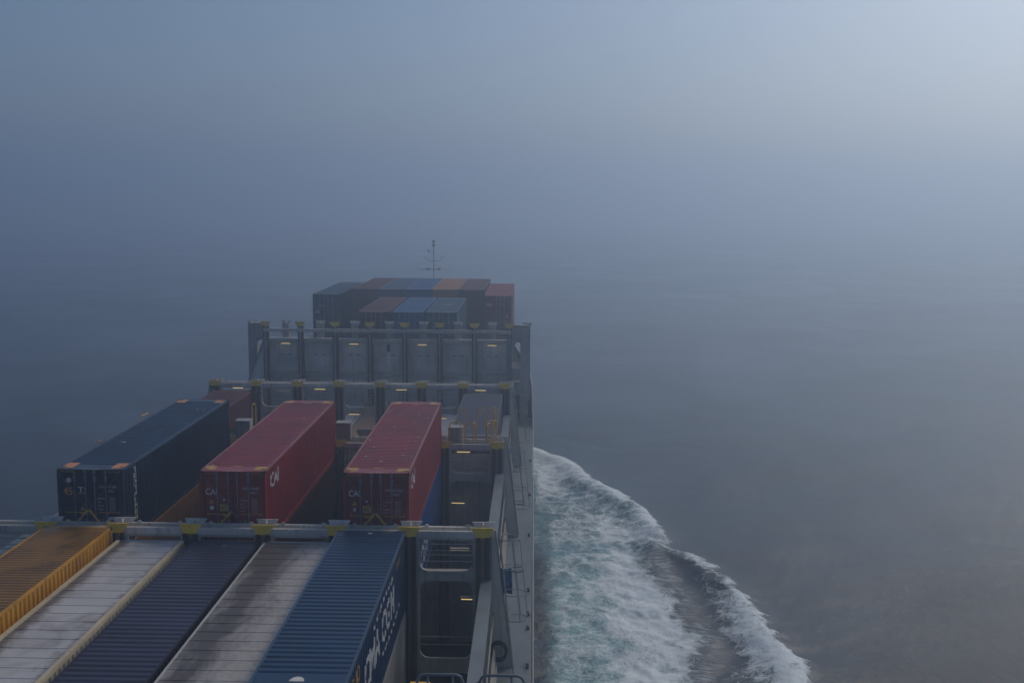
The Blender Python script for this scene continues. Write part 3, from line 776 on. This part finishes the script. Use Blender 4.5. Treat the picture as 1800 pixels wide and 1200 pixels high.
# rails in the foreground on the aft frame
def fore_rail(x0, x1, posts):
    mb = MB(); z = -.38
    mb.tube([(x0, 0, z - 1.1), (x0, 0, z - .14), (x0 + .05, 0, z - .04), (x0 + .14, 0, z), (x1 - .14, 0, z), (x1 - .05, 0, z - .04), (x1, 0, z - .14), (x1, 0, z - 1.1)], .034, 8)
    for x in posts: mb.tube([(x, 0, z), (x, 0, z - 1.1)], .026, 6)
    return mb.mesh('hand_rail', STEELB, smooth=True)
link('hand_rail', fore_rail(8.52, 9.52, [8.75, 9.3]), frO, (0, -15.5, 0)); link('hand_rail', fore_rail(9.90, 10.87, [10.6]), frO, (0, -15.5, 0))
mb = MB(); mb.tube([(9.5, 0, -.52), (9.62, 0, -.62), (9.76, 0, -.62), (9.9, 0, -.5)], .014, 5); link('safety_chain', mb.mesh('safety_chain', WORN), frO, (0, -15.5, 0))
mb = MB(); mb.box(8.35, 10.95, -15.62, -14.9, -1.5, -1.44); link('platform', mb.mesh('platform', STEELB), frO)
mb = MB(); mb.box(8.36, 8.80, -15.6, -15.4, -.95, -.60); link('yellow_box', mb.mesh('yellow_box', YEL), frO)

# forward bulkhead of the guides, with staggered guides for the bay beyond it
YD = 41.5; ZD = .62
mb = MB(); mb.box(-9.3, 9.3, 42.0, 42.12, -11, -.72); bd = part('forward_bulkhead', mb.mesh('forward_bulkhead', PALE))
mb = MB(); mb.box(-1.16, 1.16, 0, .42, -.13, .13); cb = mb.mesh('cross_beam', BEIGE)
mb = MB(); mb.box(-.8, .8, -.05, 0, -2.2, 0); pn = mb.mesh('wall_panel', PALE)
mb = MB(); mb.box(-1.14, 1.14, -.1, 0, -.1, .1); lb = mb.mesh('wall_beam', BEIGE)
mb = MB(); mb.box(-.05, .05, -.55, -.42, -9, -.3); mb.mi = 1; mb.box(-.20, .20, -.42, -.02, -9, -.3); pd = mb.mesh('guide_post', STEEL, DARKP)
mb = MB(); mb.box(-.14, .14, 0, .02, -.28, .28); vent = mb.mesh('wall_vent', DARKP)
mb = MB(); mb.box(-.17, .17, -.03, 0, -2.7, 0); duct = mb.mesh('wall_duct', CREAM)
mb = MB(); mb.box(-.34, -.02, 0, .04, -.03, .03); mb.box(.3, .62, 0, .04, -.03, .03); lug = mb.mesh('wall_bracket', HOLD)
for r in range(-3, 4):
    x = r * PT
    link('wall_beam', cb, bd, (x, 41.58, -.78)); link('wall_beam', lb, bd, (x, 41.98, -3.30)); link('wall_beam', lb, bd, (x, 41.98, -3.62))
    link('wall_panel', pn, bd, (x + .05, 41.998, -1.02)); link('wall_bracket', lug, bd, (x - .1, 41.90, -1.95))
    mb = MB(); mb.tube([(-1.2, 0, 0), (1.2, 0, 0)], .02, 5); link('guard_rail', cached('drail', lambda: mb.mesh('guard_rail', RAILM)), bd, (x, 41.45, -.25))
    link('guard_rail', CM['drail'], bd, (x, 41.45, -.42))
link('wall_duct', duct, bd, (.0, 41.94, -1.05)); link('wall_vent', vent, bd, (.0, 41.885, -1.4))
mb = MB(); mb.box(-9.4, 9.4, 41.16, 41.36, -.12, .12); link('top_beam', mb.mesh('top_beam', BEIGE), bd)
for x in GX:
    link('guide_post', pd, bd, (x, 41.75, ZD)); link('guide_head', HEADY, bd, (x, 41.3, ZD + .02))
mb = MB(); mb.box(-.25, .25, 0, .3, -6, -.2); pf = mb.mesh('guide_post', STEEL)
for k in range(-4, 5):
    link('guide_post', pf, bd, (k * PT, 42.2, ZD + (0 if abs(k) < 4 else 0))); link('guide_head', HEADG, bd, (k * PT, 42.5, ZD - .02), (0, 0, math.pi))
for x in (-7.8, -2.58, 2.63, 7.95): link('strip_lamp', LAMP, bd, (x, 41.52, -1.04))
for s in (-1, 1):
    mb = MB(); x0, x1 = sorted((s * 9.42, s * 10.66)); mb.box(x0, x1, 41.75, 42.45, -.68, .42); mb.box(x0, x1, 41.72, 42.4, .42, .48); link('end_block', mb.mesh('end_block', STEEL), bd)
    x0, x1 = sorted((s * 10.08, s * 10.68)); mb = MB(); mb.box(x0, x1, 41.8, 42.4, DECK, -.68); link('end_leg', mb.mesh('end_leg', STEEL), bd)
    mb = MB(); mb.prism([(s * 9.45, -.68), (s * 10.08, -.68), (s * 10.08, -.95), (s * 9.8, -.85), (s * 9.6, -1.2), (s * 9.75, -1.9), (s * 10.08, -2.3), (s * 10.08, -2.4), (s * 9.45, -2.4)], 'y', 42.2, 42.25); link('gusset', mb.mesh('gusset', STEEL), bd)
    for z0, z1 in ((-3.75, -2.85), (-4.9, -3.95)):
        mb = MB(); x0, x1 = sorted((s * 9.45, s * 10.08)); mb.box(x0, x1, 41.95, 42.0, z0, z1); link('tie_plate', mb.mesh('tie_plate', STEEL), bd)
# starboard flange and the pale raking web to port
mb = MB(); mb.box(9.06, 9.46, 41.2, 41.7, -4.7, -.55); mb.box(9.1, 9.5, 41.3, 41.7, DECK, -4.7); link('end_flange', mb.mesh('end_flange', RAILM if False else STEELB), bd)
mb = MB(); mb.prism([(-9.22, -.35), (-9.10, -.35), (-9.10, -7), (-11.0, -7), (-11.0, -4.9)], 'y', 41.5, 41.6); link('raking_web', mb.mesh('raking_web', CREAM), bd)
mb = MB(); mb.prism([(-9.22, -.35), (-9.31, -.35), (-11.1, -4.9), (-11.0, -4.9)], 'y', 41.3, 41.8); link('raking_flange', mb.mesh('raking_flange', STEELB), bd)

# foremast on the forecastle
mb = MB(); mx, my = -1.05, 90.0
mb.tube([(mx, my, -5.2), (mx, my, .5), (mx, my, 4.3)], .06, 8); mast = part('foremast', mb.mesh('foremast_pole', RAILM))  # pale colour and thin pole put the fog's fading into the mast
def mp(name, f, mat=STEEL):
    q = MB(); f(q); return link(name, q.mesh(name, mat), mast)
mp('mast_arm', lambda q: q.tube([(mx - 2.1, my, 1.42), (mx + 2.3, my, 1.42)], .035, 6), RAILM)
for sx in (-.72, .68): mp('floodlight', lambda q: (q.box(mx + sx - .16, mx + sx + .16, my - .2, my + .1, 1.28, 1.66), q.tube([(mx + sx, my, 1.42), (mx, my, 1.5)], .04, 5)), BEIGE)
for sx in (-1, 1): mp('mast_bracket', lambda q: q.tube([(mx + sx * .05, my, 2.42), (mx + sx * .65, my, 2.48), (mx + sx * 1.2, my, 3.0)], .045, 5))
mp('mast_lamp', lambda q: q.tube([(mx, my, 4.2), (mx, my, 4.5)], .2, 8)); mp('mast_lamp', lambda q: q.tube([(mx, my, 4.62), (mx, my, 4.95)], .18, 8))
mp('mast_lamp', lambda q: (q.tube([(mx - .62, my, 3.5), (mx - .62, my, 3.78)], .12, 8), q.tube([(mx - .62, my, 3.5), (mx, my, 3.35)], .03, 5)))
mp('mast_platform', lambda q: q.box(mx + .1, mx + .6, my - .25, my + .25, 1.9, 1.96))

# ------------------------------------------------------------------ cargo
G1, G2, G3, G4 = 'containers in the nearest bay', 'containers in the second bay', 'containers low in the open cells', 'containers on the far deck in the fog'
L40, L45 = 12.192, 13.716
yb = -1.1
amber = container('amber orange container with rust stained roof, leftmost in the nearest bay', -2 * PT, yb - L40, -1.82, L40, 2.896, ORANGE, ORANGER, pitch=.225, group=G1, detail=1)
white = container('clean white container with smooth roof beside the amber container', -PT, yb - L40, -2.29, L40, 2.896, RWHITE, RWHITER, pitch=.6, depth=-.012, fo=.94, fs=.02, rail=CREAMR, group=G1, detail=1)
indigo = container('dark indigo container with ribbed roof between the two white containers', 0, yb - L40, -2.30, L40, 2.591, DNAVY, DNAVYR, pitch=.30, group=G1, detail=1)
sooty = container('white container with large soot stains on its smooth roof', PT, yb - L40, -2.27, L40, 2.896, RWHITE, SOOT, pitch=.6, depth=-.012, fo=.94, fs=.02, group=G1, detail=1)
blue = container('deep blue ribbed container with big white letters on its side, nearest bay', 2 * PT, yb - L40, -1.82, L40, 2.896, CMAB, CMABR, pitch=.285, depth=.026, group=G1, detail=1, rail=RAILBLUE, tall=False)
container('white container underneath the deep blue container with white letters', 2 * PT, yb - L40, -1.82 - 2.9, L40, 2.896, RWHITE, RWHITER, group=G1, detail=0, doors=False)
# prints on the deep blue one
cy_ = yb - L40 / 2
def Y(y): return y - cy_
zb = 2.896 + 1.82                    # local z of world z = 0
sw = [(Y(-10.35), zb - 3.55, 'CMA CGM', 1.35, .02, 1.0)]
arc_a, arc_b = [], []
for i in range(7):                    # dashes of the two arcs above and below the letters
    a = Y(-8.6 + i * .62); zt = zb - 2.42 + .10 * math.sin(i / 6 * 3.1); zl = zb - 4.05 + .12 * (i - 3) ** 2 / 9
    arc_a.append(('poly', [(a, zt), (a + .34, zt + .05), (a + .34, zt + .19), (a, zt + .12)]))
    b = Y(-6.9 + i * .62); arc_b.append(('poly', [(b, zl), (b + .34, zl + .04), (b + .34, zl + .16), (b, zl + .12)]))
link('lettering', side_print(L40, 1, sw, WHITE), blue['side1'])
for arc in (arc_a, arc_b): link('dashed_arc', side_print(L40, 1, arc, WHITE), blue['side1'])
link('lettering', side_print(L40, 1, [(Y(-12.75), zb - 2.62, 'HC 40', .62, .012, 1.0)], YLET), blue['side1'])
link('lettering', side_print(L40, 1, [(Y(-3.6), zb - 2.4, 'CARU 400', .26, .006, 1.0)], YLET), blue['side1'])
mb = MB()
mb.add([(x, y, 0) for x, y in ((-.12, .08), (0, -.06), (.12, .08))], [(0, 1, 2)]); link('roof_mark', mb.mesh('roof_mark', WHITE, fix=False), blue['roof'], (0, L40 / 2 - .34, 2.8945))
mb = MB(); mb.add([(.19 * math.cos(R(a)), .26 * math.sin(R(a)), 0) for a in range(0, 181, 20)], [tuple(range(10))]); link('roof_mark', mb.mesh('roof_mark', WHITE, fix=False), blue['roof'], (-.05, -L40 / 2 + .34, 2.8945))
link('lettering', roof_print([(-.75, -L40 / 2 + .06, 'CMAU 633337 2', .2, .006, .8)], WHITE, 2.8945, L40), blue['roof'])
link('lettering', roof_print([(.35, L40 / 2 - .16, 'CMAU 633337 2', .085, .003, .8)], ORLET, 2.8945, L40), blue['roof'])
for p, H_ in ((white, 2.896), (indigo, 2.591)):
    mb = MB(); mb.add([(x, y, 0) for x, y in ((-.14, .12), (0, -.02), (.14, .12))], [(0, 1, 2)]); link('roof_mark', mb.mesh('roof_mark', YLET if p is white else WHITE, fix=False), p['roof'], (.1, L40 / 2 - .5, H_ - .0015)).scale = (1, 1, 1) if p is white else (.5, .5, 1)
link('lettering', roof_print([(-.2, L40 / 2 - .3, '1 633335 2', .14, .003, .9)], BLACK, 2.8945, L40), white['roof'])
link('lettering', roof_print([(-.25, L40 / 2 - .3, 'A 033355 7', .14, .003, .9)], BLACK, 2.8945, L40), sooty['roof'])

# second bay
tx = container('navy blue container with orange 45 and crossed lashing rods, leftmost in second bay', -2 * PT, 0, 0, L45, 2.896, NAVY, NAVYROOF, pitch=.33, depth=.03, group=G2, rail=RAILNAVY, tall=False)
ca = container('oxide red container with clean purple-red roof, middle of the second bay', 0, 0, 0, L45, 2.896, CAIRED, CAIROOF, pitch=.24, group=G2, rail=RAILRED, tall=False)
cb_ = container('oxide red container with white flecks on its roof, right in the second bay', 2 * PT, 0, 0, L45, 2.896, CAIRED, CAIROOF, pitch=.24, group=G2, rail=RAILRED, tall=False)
container('ochre container underneath the navy blue container', -2 * PT, 0, -2.93, L45, 2.896, ORB, group=G2, detail=0, doors=False)
container('dark red container underneath the oxide red container in the middle', 0, 0, -2.93, L45, 2.896, DKRED, group=G2, detail=0, doors=False)
lb2 = container('blue container underneath the right oxide red container', 2 * PT, 0, -2.93, L45, 2.896, BLUE2, group=G2, detail=0, doors=False)
link('lettering', side_print(L45, 1, [(.9 - L45 / 2, .6, 'CMA CGM', 1.3, .02, 1)], WHITE), lb2['side1'])
corner_patches(tx, PATCHO, .48, .75)
for p in (ca, cb_): corner_patches(p, PATCHY, .46, .52)
hazard(tx, YLET); hazard(ca, YLET); hazard(cb_, YLET)
le, ri = iso_marks('TLLU', '171260', '2', [(-1.02, -.98, 't', ('45', .42, .018, .86), 2), (-.46, -.86, 't', ('T', .26, .03, 1.2), 0), (-.20, -.76, 'p', [(-.05, .03), (.05, .04), (0, -.05)], 0),
     (-.46, -.94, 't', ('TEXTAINER', .075, .004, .75), 0), (-.32, -1.49, 'p', TRI, 2), (-.80, -.42, 'p', circle(.095), 0), (-.86, -.44, 't', ('TC', .1, .004, .9), 3)])
le[-2] = (-.80, -.42, 'p', circle(.095), 0, 0); le[-1] = (-.85, -.45, 't', ('W', .11, .004, .9), 3)
le = [(a[0], a[1], a[2], a[3], 2 if a[4] == 1 else a[4], *a[5:]) for a in le]; ri = [(a[0], a[1], a[2], a[3], 2 if a[4] == 1 else a[4], *a[5:]) for a in ri]
ri.append((.62, -1.93, 'p', [(0, 0), (.4, 0), (.4, .12), (0, .12)], 0))
def lift(items):
    out = []
    for a in items: out.append(a)
    return out
door_print(tx, le, -1); door_print(tx, ri, 1)
for p, num, chk, sq in ((ca, '455489', '6', 0), (cb_, '457066', '5', 1)):
    extra = [(-1.03, -.90, 't', ('CAI', .34, .014, .82), 0), (-.80, -1.16, 'p', TRI, 1), (-.34, -1.10, 'p', [(-.055, .05), (.055, .05), (0, -.06)], 0),
             (-.50, -1.52, 'p', [(0, 0), (.31, 0), (.31, .26), (0, .26)], 1, 0), (-.47, -1.47, 't', ('45', .24, .01, .9), 3)]
    extra.append((-.80, -1.40, 'p', circle(.085) if not sq else [(-.05, -.065), (.05, -.065), (.05, .065), (-.05, .065)], 0))
    le, ri = iso_marks('CNEU', num, chk, extra); door_print(p, le, -1); door_print(p, ri, 1)
    link('lettering', side_print(L45, 1, [(.62 - L45 / 2 + .2, 2.02, 'CAI', .78, .022, 1.05)], WHITE), p['side1'])
    link('lettering', roof_print([(-.36, -L45 / 2 + .05, 'CNEU %s %s' % (num, chk), .13, .005, .85)], WHITE, 2.8945, L45), p['roof'])
    mb = MB(); mb.box(-.17, .17, -.05, .05, 0, .004)
    for sy in (-1, 1): link('roof_mark', mb.mesh('roof_mark', PATCHY), p['roof'], (0, sy * (L45 / 2 - .72), 2.893))
link('lettering', roof_print([(-.36, -L45 / 2 + .05, 'TLLU 171260 2', .13, .005, .85)], WHITE, 2.8945, L45), tx['roof'])
# vertical name down the side of the navy container
vt = [(.92 - L45 / 2 + .25, 2.50 - i * .235, ch, .27, .016, 1.5) for i, ch in enumerate('TEXTAINER')]
link('lettering', side_print(L45, 1, vt, WHITE), tx['side1']); link('lettering', side_print(L45, 1, [(.85 - L45 / 2 + .25, .22, '45', .40, .016, .8)], ORLET), tx['side1'])
# white flecks (bird droppings) on the roofs
for p, n_ in ((cb_, 34), (tx, 16), (ca, 6)):
    mb = MB()
    for i in range(n_):
        x, y, r = random.uniform(-1.1, 1.1), random.uniform(-L45 / 2 + .8, L45 / 2 - 2), random.uniform(.012, .05)
        mb.add([(x + r * a * random.uniform(.6, 1.6), y + r * b * random.uniform(.6, 1.3), 2.8935) for a, b in circle(1, 6)], [tuple(range(6))])
    tag(link('bird_droppings', mb.mesh('bird_droppings', WHITE, fix=False), p['roof']), kind='stuff')

# lashing rods crossed over the three doors
def lashing(x, s, who, yellow):
    a = Vector((x + s * (HW - .1), -.07 - (.03 if s > 0 else 0), -.14)); b = Vector((x - s * .78, -.30 - (.03 if s > 0 else 0), -2.35)); t = .60
    e = bpy.data.objects.new('lashing_rod', None); col.objects.link(e); e.location = b; e.empty_display_size = .1
    tag(e, 'steel lashing rod from the upper %s corner of the %s door' % ('right' if s > 0 else 'left', who), 'lashing rod', 'lashing rods on the second bay doors')
    q = MB(); q.tube([a - b, a * (1 - t) + b * t - b], .013, 5); link('rod', q.mesh('rod', WORN), e)
    q = MB(); c = a * (1 - t) + b * t; q.tube([c - b, (0, 0, 0)], .035, 6); q.tube([c - b - (c - b) * .02, c - b - (c - b) * .12], .05, 6); link('turnbuckle', q.mesh('turnbuckle', YELR if yellow else WORN), e)
for x, who, yr in ((-2 * PT, 'navy blue container', (True, True)), (0, 'middle oxide red container', (False, True)), (2 * PT, 'right oxide red container', (True, True))):
    lashing(x, -1, who, yr[0]); lashing(x, 1, who, yr[1])

# third and fourth bays
container('faded red container beyond the navy container, leftmost row', -3 * PT, 27.9 - L40, -2.2, L40, 2.591, BROWNR, group=G3, detail=0)
container('grey blue container behind the yellow grab rails, rightmost row', 3 * PT, 27.9 - L40, -2.2, L40, 2.591, GREYN, group=G3, detail=0)
container('white roofed container seen left through the frame opening', -PT, 29.6, -5.6, 11.5, 2.591, RWHITE, RWHITER, group=G3, detail=0, doors=False)
container('tan container seen through the middle opening of the frame', 0, 29.6, -5.6, 11.5, 2.591, TAN, group=G3, detail=0, doors=False)
container('white container seen beside the right oxide red container through the frame', 2 * PT, 29.6, -5.6, 11.5, 2.591, RWHITE, RWHITER, group=G3, detail=0, doors=False)
# far deck
container('brown red container, left of the front three in the fog', -1.33, 43.2, 1.25, L40, 2.896, BROWNR, group=G4)
container('clear blue container, middle of the front three in the fog', 1.30, 43.2, 1.25, L40, 2.896, BRBLUE, group=G4)
tl = container('teal blue container with white emblem, right of the front three in the fog', 3.92, 43.2, 1.25, L40, 2.896, TEALB, group=G4)
n45 = container('navy container with white 45 at the left end of the far stack', -7.72, 57, 1.32, L45, 2.896, NAVY, NAVYROOF, group=G4)
for i, (x, m, lab) in enumerate(((-4.61, BROWNR, 'brown red container at the left of the top row in the fog'), (-2.13, SLATE, 'slate blue container in the top row beside the brown red one'),
                               (.35, BRBLUE, 'clear blue container in the top row left of the orange one'), (2.83, FORANGE, 'faded orange container in the top row in the fog'),
                               (5.31, MAROON, 'maroon container at the right of the top row in the fog'))):
    container(lab, x, 60, 1.57, L45, 2.896, m, group=G4, detail=1)
rr_ = container('bright red container standing alone at the right end of the far stack', 7.88, 57, 1.32, L45, 2.896, BRRED, group=G4)
for x, y, m, lab in ((-1.33, 43.2, SLATE, 'dark container underneath the brown red one of the front three'), (1.30, 43.2, DKRED, 'dark container underneath the clear blue one of the front three'),
                     (3.92, 43.2, NAVY, 'dark container underneath the teal blue one of the front three')): container(lab, x, y, -1.68, L40, 2.896, m, group=G4, detail=0)
for x, y, zt, m, lab in ((-7.72, 57, -1.61, NAVY, 'navy container underneath the one marked 45 in the far stack'), (-4.61, 60, -1.36, DKRED, 'dark red container underneath the brown red top row container'),
                         (-2.13, 60, -1.36, NAVY, 'navy container underneath the slate blue top row container'), (.35, 60, -1.36, DKRED, 'dark container underneath the clear blue top row container'),
                         (2.83, 60, -1.36, SLATE, 'dark container underneath the faded orange top row container'), (5.31, 60, -1.36, DKRED, 'dark red container underneath the maroon top row container'),
                         (7.88, 57, -1.61, MAROON, 'maroon container underneath the bright red one in the far stack')): container(lab, x, y, zt, L45, 2.896, m, group=G4, detail=0)
door_print(n45, [(-1.0, -1.75, 't', ('45', .42, .02, .9), 0)], -1); door_print(n45, [(-.75, -1.1, 't', ('TEXTAINER', .14, .004, .8), 0)], -1); door_print(n45, [(.3, -.6, 't', ('TLLU 17', .14, .004, .8), 0)], 1)
door_print(rr_, [(-1.0, -.95, 't', ('DD', .34, .02, .9), 0)], -1); door_print(rr_, [(.3, -.85, 't', ('455 2', .14, .004, .8), 0)], 1); door_print(rr_, [(.7, -2.0, 'p', [(0, 0), (.2, 0), (.2, .2), (0, .2)], 1)], 1)
link('lettering', side_print(L40, 1, [('poly', [(-L40 / 2 + 1.2 + a, 1.3 + b) for a, b in ((0, 0), (.5, -.5), (1.0, -.2), (1.2, .5), (.9, 1.3), (.8, .5), (.4, 0))])], WHITE), tl['side1'])
mb = MB(); mb.box(-.18, .18, -.12, .12, 0, .004); me = mb.mesh('roof_mark', WHITE)
for dx in (-.2, .25): link('roof_mark', me, tl['roof'], (dx, 0, 2.894))

# ------------------------------------------------------------------ small loose things on the side deck
def tarp():
    n = 14; vs = []; fs = []
    for i in range(n):
        for j in range(n):
            u, v = i / (n - 1), j / (n - 1); w = .06 * math.sin(u * 9 + v * 3) + .05 * math.sin(v * 7 + 1) + .03 * math.sin(u * 17)
            vs.append((.02 + u * .42 + .05 * v, w, -v * (.95 - .25 * max(0, .4 - u))))
    for i in range(n - 1):
        for j in range(n - 1): fs.append((i * n + j, i * n + j + 1, (i + 1) * n + j + 1, (i + 1) * n + j))
    me = bpy.data.meshes.new('blue_tarpaulin'); me.from_pydata(vs, [], fs); me.materials.append(paint('blue tarpaulin', (.06, .17, .36), .5, .3)); me.polygons.foreach_set('use_smooth', [True] * len(fs))
    o = tag(link('blue_tarpaulin', me, None, (9.86, -.62, -3.35)), 'blue tarpaulin hanging beside the caged ladder on the side deck', 'tarpaulin')
    o.modifiers.new('thickness', 'SOLIDIFY').thickness = .02
tarp()
mb = MB()
for k in range(7):
    mb.tube([(.0 + .03 * math.sin(k), (.30 + .02 * math.cos(k * 2)) * math.cos(a), (.34 - .02 * (k % 3)) * math.sin(a)) for a in np.linspace(0, 2 * math.pi, 15)[:-1]], .035, 5, closed=True)
    for i in range(len(mb.v) - 70, len(mb.v)): mb.v[i] = (mb.v[i][0] + .04 * (k - 3), mb.v[i][1], mb.v[i][2])
tag(link('coiled_hose', mb.mesh('coiled_hose', BLACK), None, (9.86, -.95, -6.35), (0, 0, R(80))), 'black coiled hose hung low on the raking buttress', 'hose')

# ------------------------------------------------------------------ fog
mb = MB(); mb.box(-2900, 2900, -2900, 2900, SEA - 1.2, 40.0)
fog = link('haze', mb.mesh('haze', bpy.data.materials.new('fog')))
fm = fog.data.materials[0]; fm.use_nodes = True; fn = fm.node_tree.nodes; fl = fm.node_tree.links
fn.remove(fn['Principled BSDF']); pv = fn.new('ShaderNodeVolumePrincipled')
pv.inputs['Color'].default_value = (.68,.82,.98, 1); pv.inputs['Density'].default_value = .0044; pv.inputs['Anisotropy'].default_value = .74
fl.new(pv.outputs[0], fn['Material Output'].inputs['Volume'])
tag(fog, 'even grey blue sea fog around the ship', 'fog', kind='stuff')
